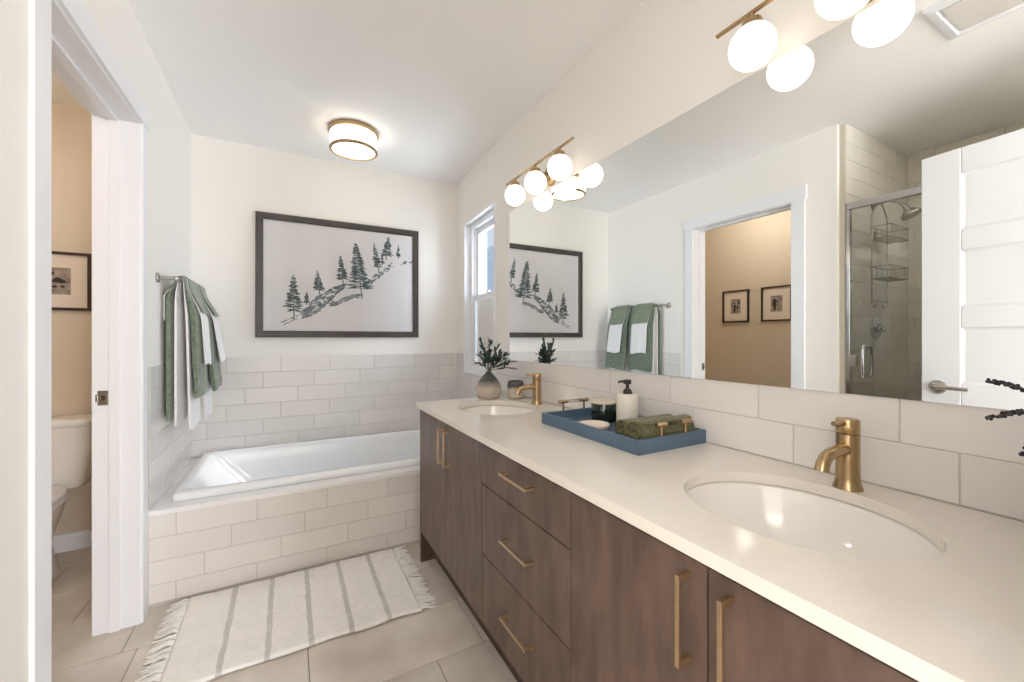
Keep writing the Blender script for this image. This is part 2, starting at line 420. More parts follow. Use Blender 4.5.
# ------------------------------------------------------------------ bathtub surround and bathtub
ts = sempty('tub_surround', label='tiled apron and white deck around the bathtub', cat='tub surround')
box('apron_wall', (L, YA+.0015, 0), (W, YA+.05, ZA-.022), M_grout, ts)
box('baseboard_strip', (L, YA-.004, 0), (W, YA+.002, .012), M_grout, ts)
tiles('wall_tile', (L, YA, 0.0), (1, 0, 0), (0, 0, 1), (0, -1, 0), W-L, ZA-.022, TW, .1045, .003, lambda k: (-.136-L)-k*.105, M_tile, ts)
dk = MB(); X0, X1, Y0, Y1 = -.455, 1.13, 2.475, 3.25
dk.box((L, YA-.006, ZA-.022), (W, Y0, ZA)); dk.box((L, Y0, ZA-.022), (X0, D, ZA)); dk.box((X1, Y0, ZA-.022), (W, D, ZA)); dk.box((X0, Y1, ZA-.022), (X1, D, ZA))
dk.build('deck', M_deck, ts, bevel=.0015)

def rrect(x0, x1, y0, y1, r, z, n=7):
    pts = []
    for cx, cy, a0 in ((x1-r, y1-r, 0), (x0+r, y1-r, PI/2), (x0+r, y0+r, PI), (x1-r, y0+r, 1.5*PI)):
        for i in range(n+1):
            a = a0+PI/2*i/n; pts.append((cx+r*math.cos(a), cy+r*math.sin(a), z))
    return pts
ox0, ox1, oy0, oy1 = -.482, 1.155, 2.440, 3.272
tb = thing('bathtub', 'white drop-in bathtub in the tiled alcove', 'bathtub', (.335, 2.856, 0))
cx, cy = .335, 2.856
def rr(ax0, ax1, ay0, ay1, r, z): return [(p[0]-cx, p[1]-cy, p[2]) for p in rrect(ax0, ax1, ay0, ay1, r, z)]
R = [rr(ox0+.004, ox1-.004, oy0+.004, oy1-.004, .02, ZA+.001), rr(ox0, ox1, oy0, oy1, .022, ZA+.006), rr(ox0, ox1, oy0, oy1, .022, ZA+.028), rr(ox0+.006, ox1-.006, oy0+.006, oy1-.006, .022, ZA+.036),
     rr(ox0+.045, ox1-.05, oy0+.050, oy1-.045, .03, ZA+.037), rr(ox0+.055, ox1-.06, oy0+.060, oy1-.055, .035, ZA+.030)]
for t in (.08, .2, .35, .5, .65, .8, .9, .96, 1.0):
    z = ZA+.03-(.35)*t
    s2 = t**1.15
    e_ = (max(0, (t-.75)/.25))**2
    R.append(rr(ox0+.06+.27*s2+.10*e_, ox1-.065-.08*s2-.07*e_, oy0+.064+.05*s2+.05*e_, oy1-.06-.05*s2-.05*e_, .05+.07*t, z))
m = MB(); m.rings(R, cap0=False)
m.build('tub_shell', M_acryl, tb, smooth=60)
m = MB(); m.lathe([(.03, 0), (.03, .003), (.022, .005)], (.62, 0, ZA-.318), 24); m.build('drain', M_chrome, tb, smooth=True)

# ------------------------------------------------------------------ vanity
XF = .62; CT = .855; TK = .025
def cab_handle(parent, y0, y1, z0, z1, hz=False):
    m = MB(); x0, x1 = XF-.032, XF-.025; t = .0042
    ym, zm = (y0+y1)/2, (z0+z1)/2
    if hz:
        m.box((x0, y0, zm-t), (x1, y1, zm+t)); m.box((x1, y0, zm-t), (XF, y0+.012, zm+t)); m.box((x1, y1-.012, zm-t), (XF, y1, zm+t))
    else:
        m.box((x0, ym-t, z0), (x1, ym+t, z1)); m.box((x1, ym-t, z0), (XF, ym+t, z0+.012)); m.box((x1, ym-t, z1-.012), (XF, ym+t, z1))
    return m
def unit(name, y0, y1, label, cat):
    t = thing(name, label, cat, (.9, (y0+y1)/2, 0)); t['_y'] = 0; del t['_y']
    ox, oy = -.9, -(y0+y1)/2
    class P: pass
    def off(mb): 
        bmesh.ops.translate(mb.bm, verts=mb.bm.verts, vec=(ox, oy, 0)); return mb
    # open-topped carcass (sinks hang inside)
    car = MB(); a, b2 = y0+.001, y1-.001; zt = CT-TK-.001; x0 = XF+.021
    car.box((x0, a, .165), (W, a+.016, zt)); car.box((x0, b2-.016, .165), (W, b2, zt)); car.box((x0, a+.016, .165), (W, b2-.016, .18)); car.box((W-.01, a+.016, .18), (W, b2-.016, zt)); car.box((x0, a+.016, zt-.03), (x0+.016, b2-.016, zt))
    off(car).build('carcass', M_wood_dark, t)
    tk = MB(); tk.box((.70, a, 0), (.716, b2, .164)); off(tk).build('toe_kick', M_wood_dark, t)
    return t, off
ZB, ZT = .163, .812
def doors(t, off, edges, hpos):
    for (y0, y1), hy in zip(edges, hpos):
        m = MB(); m.box((XF, y0+.0015, ZB), (XF+.019, y1-.0015, ZT)); do = off(m).build('cabinet_door', M_wood, t, bevel=.001)
        off(cab_handle(None, hy-.001, hy+.001, .629, .789)).build('handle', M_champ, do, bevel=.0008)
tA, offA = unit('vanity_cabinet', 1.363, 2.146, 'brown two-door vanity cabinet at the bathtub end', 'cabinet')
doors(tA, offA, ((1.363, 1.752), (1.752, 2.146)), (1.704, 1.777))
m = MB(); m.box((XF, 2.1465, 0), (W, 2.164, CT-TK-.001)); offA(m).build('end_panel', M_wood, tA)
tB, offB = unit('drawer_cabinet', .826, 1.363, 'brown three-drawer cabinet between the two sink cabinets', 'cabinet')
for z0, z1, hz, y0, y1 in ((.668, ZT, .764, .999, 1.168), (.415, .665, .551, .999, 1.163), (ZB, .412, .306, .999, 1.163)):
    m = MB(); m.box((XF, .8275, z0+.0005), (XF+.019, 1.3615, z1-.0005)); do = offB(m).build('drawer', M_wood, tB, bevel=.001)
    offB(cab_handle(None, y0, y1, hz, hz, True)).build('handle', M_champ, do, bevel=.0008)
tC, offC = unit('vanity_cabinet', .05, .826, 'brown two-door vanity cabinet nearest the camera', 'cabinet')
doors(tC, offC, ((.066, .446), (.446, .826)), (.404, .483))
tA['group'] = tC['group'] = 'vanity sink cabinets'

# countertop with two oval cut-outs
SINKS = ((.91, .459), (.91, 1.813)); AX, AY = .19, .2175
def ell(c, k=1.0, z=0, n=64): return [(c[0]+AX*k*math.cos(2*PI*i/n), c[1]+AY*k*math.sin(2*PI*i/n), z) for i in range(n)]
X0c, X1c, YE0, YE1 = .595, W-.001, .035, 2.156
m = MB(); bm = m.bm
ycuts = [YE0]; 
for c in SINKS: ycuts += [c[1]-.30, c[1]+.30]
ycuts.append(YE1)
def top_bottom(z, flip):
    for a, b2 in ((ycuts[0], ycuts[1]), (ycuts[2], ycuts[3]), (ycuts[4], ycuts[5])):
        m.face([(X0c, a, z), (X1c, a, z), (X1c, b2, z), (X0c, b2, z)], flip)
    for c in SINKS:
        n = 64; inner = ell(c, 1, z, n); outer = []
        for i in range(n):
            a = 2*PI*i/n; dx, dy = AX*math.cos(a), AY*math.sin(a)
            tx = (X1c-c[0])/dx if dx > 1e-9 else ((X0c-c[0])/dx if dx < -1e-9 else 1e9)
            ty = .30/abs(dy) if abs(dy) > 1e-9 else 1e9
            tt = min(tx, ty); outer.append((c[0]+dx*tt, c[1]+dy*tt, z))
        corners = [(X1c, c[1]+.30, z), (X0c, c[1]+.30, z), (X0c, c[1]-.30, z), (X1c, c[1]-.30, z)]
        for i in range(n):
            j = (i+1) % n; A, B = outer[i], outer[j]; pts = [inner[i], A]
            onx = lambda p: abs(p[0]-X0c) < 1e-6 or abs(p[0]-X1c) < 1e-6
            if onx(A) != onx(B) and not (onx(A) and abs(abs(A[1]-c[1])-.30) < 1e-6) and not (onx(B) and abs(abs(B[1]-c[1])-.30) < 1e-6):
                k = min(corners, key=lambda q: (q[0]-A[0])**2+(q[1]-A[1])**2); pts.append(k)
            pts += [B, inner[j]]
            m.face(pts, flip)
top_bottom(CT, False); top_bottom(CT-TK, True)
for (ax, ay), (bx, by) in (((X0c, YE0), (X1c, YE0)), ((X1c, YE0), (X1c, YE1)), ((X1c, YE1), (X0c, YE1)), ((X0c, YE1), (X0c, YE0))):
    m.face([(ax, ay, CT-TK), (bx, by, CT-TK), (bx, by, CT), (ax, ay, CT)])
for c in SINKS:
    A, B = ell(c, 1, CT), ell(c, 1, CT-TK)
    for i in range(64): m.face([A[i], A[(i+1) % 64], B[(i+1) % 64], B[i]])
bmesh.ops.remove_doubles(bm, verts=bm.verts, dist=1e-5)
co = m.build('countertop', M_quartz)
tag(co, 'long cream quartz countertop along the mirror wall', 'countertop')

def sink(c, label):
    t = thing('sink_basin', label, 'sink', (c[0], c[1], CT-TK-.16), group='undermount sinks')
    m = MB(); z0 = .16; rs = []
    for k, z in ((1.10, z0-.004), (1.018, z0-.004), (1.010, z0-.009), (.985, z0-.03), (.94, z0-.06), (.85, z0-.10), (.70, z0-.128), (.50, z0-.142), (.25, z0-.150), (.115, z0-.152)):
        rs.append([(AX*k*math.cos(2*PI*i/64), AY*k*math.sin(2*PI*i/64), z) for i in range(64)])
    m.rings(rs, cap0=False, cap1=True); m.build('bowl', M_porc, t, smooth='all')
    m = MB(); m.lathe([(.022, .0085), (.022, .011), (.015, .012), (.013, .014), (.002, .015)], (0, 0, 0), 24); m.build('drain', M_brass, t, smooth=True)
    return t
s1 = sink(SINKS[0], 'white oval undermount sink nearest the camera')
s2 = sink(SINKS[1], 'white oval undermount sink beside the vase of greenery')

def faucet(x, y, label):
    t = thing('faucet', label, 'faucet', (x, y, CT), group='brass single-lever faucets')
    m = MB(); m.lathe([(.0285, 0), (.0282, .003), (.0248, .012), (.0232, .024), (.0228, .05), (.0226, .125)], (0, 0, 0), 36); m.build('faucet_body', M_brass, t, smooth=True)
    m = MB(); m.lathe([(.0215, .1265), (.0226, .128), (.0226, .156), (.0205, .159)], (0, 0, 0), 36)
    lo = m.build('lever_base', M_brass, t, smooth=True)
    m = MB(); m.tube([(-.010, 0, .149), (-.035, 0, .151), (-.066, 0, .154)], [.0062, .006, .0055], 12); m.build('lever', M_brass, lo, smooth=True)
    m = MB(); m.tube([(-.005, 0, .090), (-.040, 0, .0915), (-.075, 0, .0905), (-.098, 0, .084), (-.112, 0, .071), (-.1165, 0, .056)], [.0142, .0132, .0128, .0128, .0132, .0140], 20)
    m.build('spout', M_brass, t, smooth=True)
    return t
f1 = faucet(1.126, .453, 'brushed brass faucet at the sink nearest the camera')
f2 = faucet(1.132, 1.80, 'brushed brass faucet beside the small two-tone cup')

# ------------------------------------------------------------------ mirror
mo = box('wall_mirror', (W-.0064, .10, 1.063), (W+.0035, 2.2216, 1.975), M_mirror)
tag(mo, 'large frameless mirror above the double vanity', 'mirror')

# ------------------------------------------------------------------ sconces
def sconce(yc, label):
    t = thing('vanity_light', label, 'wall light', (W+.004, yc, 2.083), group='three-globe vanity lights')
    ox = 1.105-(W+.004)
    m = MB(); m.lathe([(.055, 0), (.055, -.014), (.050, -.018)], (0, 0, -.035), 36, axis='x'); pl = m.build('backplate', M_brass, t, smooth=True)
    m = MB(); m.tube([(-.012, 0, -.035), (ox+.02, 0, -.035), (ox+.004, 0, -.028), (ox, 0, -.01), (ox, 0, 0)], .006, 12); m.build('arm', M_brass, t, smooth=True)
    m = MB(); m.box((ox-.005, -.318, -.005), (ox+.005, .318, .005)); m.build('bar', M_brass, t, bevel=.002)
    for dy in (-.213, 0, .213):
        h = MB(); h.lathe([(.006, -.004), (.006, -.022), (.024, -.024), (.026, -.034), (.0262, -.044)], (ox, dy, 0), 24); ho = h.build('socket_cup', M_brass, t, smooth=True)
        q = MB(); q.sphere((ox, dy, -.0935), .058, 36, 20); q.build('glass_globe', M_bulb, ho, smooth='all')
    return t
sc1 = sconce(1.772, 'three-globe brass wall light above the sink at the bathtub end')
sc2 = sconce(.448, 'three-globe brass wall light above the sink nearest the camera, cut by the frame')

# ------------------------------------------------------------------ ceiling light and vent
cl = thing('ceiling_light', 'round flush ceiling light with glowing drum shade and brass rings', 'ceiling light', (.362, 2.745, H))
MB().lathe([(.146, 0), (.148, -.003), (.148, -.026), (.142, -.030)], (0, 0, 0), 64).build('ceiling_pan', M_brass, cl, smooth=True)
MB().lathe([(.139, -.028), (.139, -.118), (.124, -.1245), (.002, -.1245)], (0, 0, 0), 64).build('drum_shade', M_drum, cl, smooth=True)
MB().lathe([(.1405, -.116), (.1425, -.118), (.1425, -.130), (.128, -.132), (.1265, -.125)], (0, 0, 0), 64, cap0=False, cap1=False).build('shade_ring', M_brass, cl, smooth=True)
vt = thing('ceiling_vent', 'square white exhaust fan grille on the ceiling, seen in the mirror', 'vent', (.02, .49, H))
m = MB(); a = .155
m.rings([[(-a, -a, 0), (a, -a, 0), (a, a, 0), (-a, a, 0)], [(-a, -a, -.012), (a, -a, -.012), (a, a, -.012), (-a, a, -.012)], [(-a+.03, -a+.03, -.018), (a-.03, -a+.03, -.018), (a-.03, a-.03, -.018), (-a+.03, a-.03, -.018)], [(-a+.035, -a+.035, -.006), (a-.035, -a+.035, -.006), (a-.035, a-.035, -.006), (-a+.035, a-.035, -.006)]], cap0=False)
m.build('grille_frame', M_trim, vt, bevel=.002)
m = MB()
m.box((-.112, -.112, -.015), (.112, .112, -.008)); m.build('vent_panel', mat('vent_grey', srgb(214, 211, 206), .5), vt, bevel=.002)

# ------------------------------------------------------------------ big picture
px0, px1, pz0, pz1 = -.197, .922, 1.2015, 2.058
pt = thing('framed_painting', 'large framed watercolour of pines on a slope above the bathtub', 'picture', (0, D, 0))
fw = .045
m = MB()
def framebars(m, x0, x1, z0, z1, f, yb, yf):
    q = lambda i, y: [(x0+i, y, z0+i), (x1-i, y, z0+i), (x1-i, y, z1-i), (x0+i, y, z1-i)]
    m.rings([q(0, yb), q(0, yf+.004), q(.004, yf), q(f-.006, yf+.002), q(f, yf+.008), q(f, yb)], loop=True)
framebars(m, px0, px1, pz0, pz1, fw, -.001, -.030); m.build('picture_frame', M_frame, pt)
M_canvas = mat('watercolour_paper', srgb(244, 244, 248), .7, noise=.04, nscale=3)
m = MB(); m.box((px0+fw-.003, -.012, pz0+fw-.003), (px1-fw+.003, -.003, pz1-fw+.003)); cv = m.build('painting_sheet', M_canvas, pt)
m = MB(); m.face([(px0+fw, -.020, pz0+fw), (px1-fw, -.020, pz0+fw), (px1-fw, -.020, pz1-fw), (px0+fw, -.020, pz1-fw)]); m.build('glass_cover', M_pglass, pt)
M_pine = mat('pine_ink', srgb(70, 86, 88), .8, nscale=25, col2=srgb(112, 128, 134))
M_rock = mat('slope_wash', srgb(112, 128, 138), .8, nscale=30, col2=srgb(176, 186, 194))
M_rockd = mat('slope_ink', srgb(70, 72, 76), .8, nscale=16, col2=srgb(120, 124, 130))
# picture coordinates measured on the sheet: centimetre-like units mapped to the wall
cth, sth = math.cos(.5004), math.sin(.5004)
def pc(u, v):
    a = (240+u/4.26-512)/408.6; bq = (337.5-(190+v/4.26))/408.6
    Xd, Yd = cth*a+sth, cth-sth*a; t = (D-.014)/Yd
    return Xd*t, 1.2+bq*t
# (sheet positions as metres on the wall)
pine = MB(); rnd = random.Random(3)
def blob(mb, x, z, w_, h_, ang, y, n=8):
    pts = []
    for i in range(n):
        a = 2*PI*i/n; r = 1+rnd.uniform(-.25, .25); px_, pz_ = w_*r*math.cos(a), h_*r*math.sin(a)
        pts.append((x+px_*math.cos(ang)-pz_*math.sin(ang), y, z+px_*math.sin(ang)+pz_*math.cos(ang)))
    mb.face(pts)
yy = -.0124
for tip, base, hw in (((227, 362), (230, 550), 36), ((284, 432), (284, 490), 12), ((328, 342), (340, 445), 21), ((428, 280), (440, 405), 26), ((492, 228), (520, 460), 50), ((570, 228), (592, 350), 19), ((633, 200), (622, 298), 30), ((675, 235), (675, 292), 10), ((606, 268), (606, 320), 9)):
    (x0, z0), (x1, z1) = pc(*tip), pc(*base); hwm = hw/4.26*.0085; hgt = z0-z1
    pine.face([(x0, yy, z0), (x1-.004, yy, z1), (x1+.004, yy, z1)])
    n = max(8, int(hgt/.0095))
    for i in range(n):
        t = (i+.5)/n*.80; yy -= 2e-6
        xc = x0+(x1-x0)*t; zc_ = z0-hgt*t; ww = hwm*(.10+.95*t/.80)*rnd.uniform(.55, 1.1)
        for sg in (-1, 1):
            if rnd.random() < .93: blob(pine, xc+sg*ww*.5, zc_-ww*.15, ww*.58, .0030+.0035*rnd.random(), -sg*rnd.uniform(-.1, .35), yy)
pine.build('pine_trees', M_pine, cv, recalc=False)
# the slope: an uneven wash between an upper and a lower outline, built of many small overlapping strokes
def lerp_path(P, t):
    f_ = t*(len(P)-1); a_ = min(int(f_), len(P)-2); k_ = f_-a_
    return P[a_][0]*(1-k_)+P[a_+1][0]*k_, P[a_][1]*(1-k_)+P[a_+1][1]*k_
up = [(262, 520), (300, 482), (330, 455), (370, 430), (400, 412), (445, 404)]
lo = [(268, 545), (300, 536), (335, 518), (372, 484), (402, 452), (440, 420)]
up2 = [(378, 478), (410, 474), (450, 456), (490, 446), (524, 448)]
lo2 = [(384, 492), (415, 490), (450, 472), (490, 458), (524, 462)]
up3 = [(522, 402), (560, 372), (600, 345), (650, 308), (728, 290)]
lo3 = [(530, 414), (565, 392), (605, 362), (655, 326), (728, 312)]
def strokes(name, m_, n_list, y0_, lmin, lmax, wmin, wmax, edge=False):
    mb = MB(); y = y0_
    for U_, L2_, n_ in n_list:
        for i in range(n_):
            t = rnd.random(); a_, b_ = lerp_path(U_, t), lerp_path(L2_, t)
            k_ = rnd.choice((rnd.uniform(-.05, .12), rnd.uniform(.88, 1.05))) if edge else rnd.random()
            cx_, cz_ = pc(a_[0]+(b_[0]-a_[0])*k_, a_[1]+(b_[1]-a_[1])*k_)
            y -= 1.5e-6; blob(mb, cx_, cz_, rnd.uniform(lmin, lmax), rnd.uniform(wmin, wmax), rnd.uniform(.25, .75), y, 9)
    return mb.build(name, m_, cv, recalc=False)
strokes('rocky_slope', M_rock, ((up, lo, 130), (up2, lo2, 40), (up3, lo3, 34)), -.01212, .009, .022, .004, .010)
strokes('slope_outline', M_rockd, ((up, lo, 70), (up2, lo2, 34), (up3, lo3, 22), ([(178, 562), (246, 536)], [(190, 572), (240, 550)], 22)), -.01238, .005, .014, .0012, .0034, True)

# ------------------------------------------------------------------ small framed prints in the toilet room
M_mat = mat('print_mat', srgb(228, 214, 198), .8)
M_print = mat('print_grey', srgb(170, 156, 142), .8, nscale=30, col2=srgb(128, 116, 106))
M_pink = mat('print_ink', srgb(52, 46, 42), .8)
def small_pic(loc, rot, label, style):
    t = thing('framed_print', label, 'picture', loc, rot, 'small framed prints in the toilet room')
    w2, h2 = .1375, .163
    m = MB(); q = lambda i, y: [(-w2+i, y, -h2+i), (w2-i, y, -h2+i), (w2-i, y, h2-i), (-w2+i, y, h2-i)]
    m.rings([q(0, -.001), q(0, -.020), q(.015, -.020), q(.015, -.001)], loop=True); m.build('picture_frame', M_frame2, t)
    MB().box((-w2+.011, -.008, -h2+.011), (w2-.011, -.002, h2-.011)).build('mat_board', M_mat, t)
    p = MB(); p.face([(-.052, -.0084, -.075), (.052, -.0084, -.075), (.052, -.0084, .075), (-.052, -.0084, .075)]); po = p.build('print_sheet', M_print, t)
    k = MB(); y = -.0088
    P = lambda pts: k.face([(a/1000, y, b_/1000) for a, b_ in pts])
    if style == 0:      # dark triangular shape above pale rocks
        P([(-35, -5), (-5, 22), (5, 20), (40, -5), (20, -12), (-10, -8)]); P([(-30, -35), (-8, -40), (0, -30), (-15, -24)]); P([(5, -34), (25, -38), (30, -28), (15, -24)]); P([(-40, 35), (-25, 52), (-12, 44), (-20, 30)])
    elif style == 1:    # a cluster of upright shapes
        P([(-40, 10), (-38, 58), (-22, 55), (-25, 20)]); P([(2, -60), (-5, 10), (8, 22), (22, 8), (24, -55), (12, -66)]); P([(-28, -30), (-30, 5), (-14, 8), (-12, -35)]); P([(0, 30), (14, 44), (30, 34), (18, 26)])
    else:               # a single standing silhouette
        P([(8, -62), (2, -10), (6, 20), (-18, 8), (-22, 14), (4, 38), (14, 46), (30, 38), (32, 20), (34, -5), (26, -30), (24, -62)])
    k.build('printed_shapes', M_pink, po, recalc=False)
    return t
small_pic((-1.128, WCY, 1.515), 0, 'small dark-framed print hanging above the toilet tank', 0)
small_pic((WCX, 2.553, 1.516), PI/2, 'small dark-framed print of clustered shapes, left one of the pair seen in the mirror', 1)
small_pic((WCX, 2.157, 1.516), PI/2, 'small dark-framed print of one upright figure shape, right one of the mirrored pair', 2)

# ------------------------------------------------------------------ toilet
tl = thing('toilet', 'white two-piece toilet partly seen through the doorway', 'toilet', (-1.155, 3.0, 0))
m = MB()
m.rings([rrect(-.170, .170, .045, .205, .035, .395), rrect(-.186, .186, .03, .207, .04, .42), rrect(-.215, .215, .01, .208, .04, .60), rrect(-.222, .222, .005, .208, .04, .725)])
m.build('tank', M_porc, tl, smooth=50)
m = MB(); m.rings([rrect(-.228, .228, -.002, .209, .04, .727), rrect(-.232, .232, -.006, .209, .04, .735), rrect(-.232, .232, -.006, .209, .04, .755), rrect(-.222, .222, .004, .203, .04, .766)]); m.build('tank_lid', M_porc, tl, smooth=50)
m = MB(); m.tube([(-.16, .004, .68), (-.16, -.02, .68), (-.12, -.026, .675), (-.08, -.026, .668)], .007, 10); m.build('flush_lever', M_chrome, tl, smooth=True)
def ering(cy_, ax, ay, z, n=40): return [(ax*math.cos(2*PI*i/n), cy_+ay*math.sin(2*PI*i/n)*(1.0 if math.sin(2*PI*i/n) < 0 else .92), z) for i in range(n)]
m = MB()
m.rings([ering(-.13, .125, .28, 0), ering(-.13, .118, .265, .03), ering(-.11, .095, .22, .12), ering(-.12, .11, .24, .20), ering(-.18, .155, .27, .29), ering(-.21, .18, .275, .355), ering(-.21, .185, .28, .385), ering(-.21, .15, .24, .386), ering(-.21, .13, .21, .33), ering(-.20, .08, .12, .24)])
m.build('toilet_bowl', M_porc, tl, smooth=60)
m = MB(); m.box((-.10, -.02, .30), (.10, .12, .384)); m.build('tank_base', M_porc, tl, bevel=.02)
m = MB(); m.rings([ering(-.215, .185, .285, .388), ering(-.215, .19, .29, .393), ering(-.215, .19, .29, .405), ering(-.215, .185, .285, .409)]); m.build('toilet_seat', M_trim, tl, smooth=50)
m = MB(); m.rings([ering(-.215, .183, .283, .411), ering(-.215, .188, .288, .416), ering(-.215, .186, .286, .428), ering(-.215, .15, .24, .434)]); m.build('seat_lid', M_trim, tl, smooth=50)

# ------------------------------------------------------------------ shower fittings
sd = thing('shower_door', 'clear glass shower door with chrome frame, seen in the mirror', 'shower door', (-.60, .775, .11))
m = MB(); m.box((-.018, -.43, 1.865), (.018, .43, 1.905)); m.build('top_rail', M_chrome, sd, bevel=.003)
m = MB(); m.box((-.014, .415, 0), (.014, .435, 1.865)); m.box((-.014, -.435, 0), (.014, -.415, 1.865)); m.build('side_channel', M_chrome, sd, bevel=.002)
m = MB(); m.box((-.014, -.415, 0), (.014, .415, .014)); m.build('bottom_rail', M_chrome, sd, bevel=.002)
for y0, y1 in ((-.414, .0), (.003, .414)):
    m = MB(); m.face([(0, y0, .014), (0, y1, .014), (0, y1, 1.865), (0, y0, 1.865)]); gp = m.build('glass_panel', M_sglass, sd)
m = MB()
for sg in (-1, 1):
    pts = [(sg*.0, .335, .86), (sg*.045, .335, .86), (sg*.055, .335, .88), (sg*.055, .335, .95), (sg*.055, .335, 1.02), (sg*.045, .335, 1.04), (0, .335, 1.04)]
    m.tube(pts, .008, 10)
m.build('pull_handle', M_chrome, sd, smooth=True)
m = MB(); m.box((-.016, .385, .915), (.016, .414, .985)); m.build('hinge_plate', M_chrome, sd, bevel=.002)

sv = thing('shower_valve', 'round chrome shower valve on the tiled shower wall', 'shower valve', (-.984, 1.21, 1.26))
m = MB(); m.lathe([(.075, 0), (.075, -.004), (.066, -.012), (.028, -.014), (.026, -.05), (.02, -.055)], (0, 0, 0), 40, axis='y'); m.build('valve_plate', M_chrome, sv, smooth=True)
m = MB(); m.tube([(0, -.05, 0), (.03, -.056, -.002), (.085, -.06, -.006)], [.012, .01, .008], 12); m.build('valve_lever', M_chrome, sv, smooth=True)
shd = thing('shower_head_fitting', 'chrome shower head on a bent arm above the caddy', 'shower head', (-.95, 1.21, 2.06))
m = MB(); m.tube([(0, 0, 0), (0, -.08, .012), (0, -.13, -.012), (0, -.16, -.05)], .010, 12); m.lathe([(.03, 0), (.026, -.008)], (0, 0, 0), 24, axis='y'); m.build('shower_arm', M_nickel, shd, smooth=True)
m = MB()
d_ = Vector((0, -.45, -.9)).normalized(); u_ = Vector((1, 0, 0)); v_ = d_.cross(u_)
rs = []
for r, s_ in ((.014, 0), (.016, .02), (.045, .05), (.052, .06), (.050, .07), (.01, .072)):
    c0 = Vector((0, -.16, -.05))+d_*s_
    rs.append([tuple(c0+(u_*math.cos(2*PI*i/28)+v_*math.sin(2*PI*i/28))*r) for i in range(28)])
m.rings(rs); m.build('spray_head', M_nickel, shd, smooth=True)
cd = thing('shower_caddy', 'chrome wire shower caddy hanging from the shower arm', 'shower caddy', (-.95, 1.175, 2.07))
m = MB(); r_ = .004
m.tube([(-.11, 0, -.09), (-.02, 0, .01), (0, -.02, .018), (.02, 0, .01), (.11, 0, -.09), (.11, 0, -.66), (.07, 0, -.68), (.04, 0, -.66)], r_, 8)
m.tube([(-.11, 0, -.09), (-.11, 0, -.66), (-.07, 0, -.68), (-.04, 0, -.66)], r_, 8)
for z in (-.64, -.20): m.tube([(-.11, 0, z), (.11, 0, z)], r_, 8)
m.build('hanging_frame', M_nickel, cd, smooth=True)
for z0 in (-.25, -.50):
    m = MB()
    for z in (z0, z0+.075):
        m.tube([(-.13, 0, z), (.13, 0, z), (.13, -.10, z), (-.13, -.10, z)], .0035, 6, closed=True)
    for i in range(10):
        x = -.12+i*.0267; m.tube([(x, 0, z0+.075 if i % 3 == 0 else z0), (x, 0, z0), (x, -.10, z0), (x, -.10, z0+.075)], .0018, 5)
    m.build('wire_basket', M_nickel, cd, smooth=True)

# recessed shower light, added out of view to brighten the alcove
rl_ = thing('recessed_fill_light', 'small round recessed light added as unseen fill in the shower ceiling', 'ceiling light', (-.85, .45, H))
MB().lathe([(.075, 0), (.075, -.004), (.06, -.006), (.056, -.001)], seg=32, cap0=False, cap1=False).build('trim_ring', M_trim, rl_, smooth=True)
light('shower_fill', 'AREA', (-.85, .45, H-.008), (0, 0, 0), 2.0, (1, .97, .94), .1)  # added lamp that lifts the shower tiles

# ------------------------------------------------------------------ towel bar and towels
BZ, BX = 1.483, L+.075
tr = thing('towel_bar', 'satin nickel towel bar on the left wall beside the doorway', 'towel bar', (L, 2.82, BZ))
for dy in (-.325, .325):
    m = MB(); m.lathe([(.024, 0), (.024, .006), (.020, .010), (.009, .012), (.009, .066)], (0, dy, 0), 24, axis='x'); m.sphere((.072, dy, 0), .0125, 16, 10); m.build('mounting_post', M_nickel, tr, smooth=True)
m = MB(); m.tube([(.075, -.325, 0), (.075, .325, 0)], .0085, 14); m.build('rail', M_nickel, tr, smooth=True)

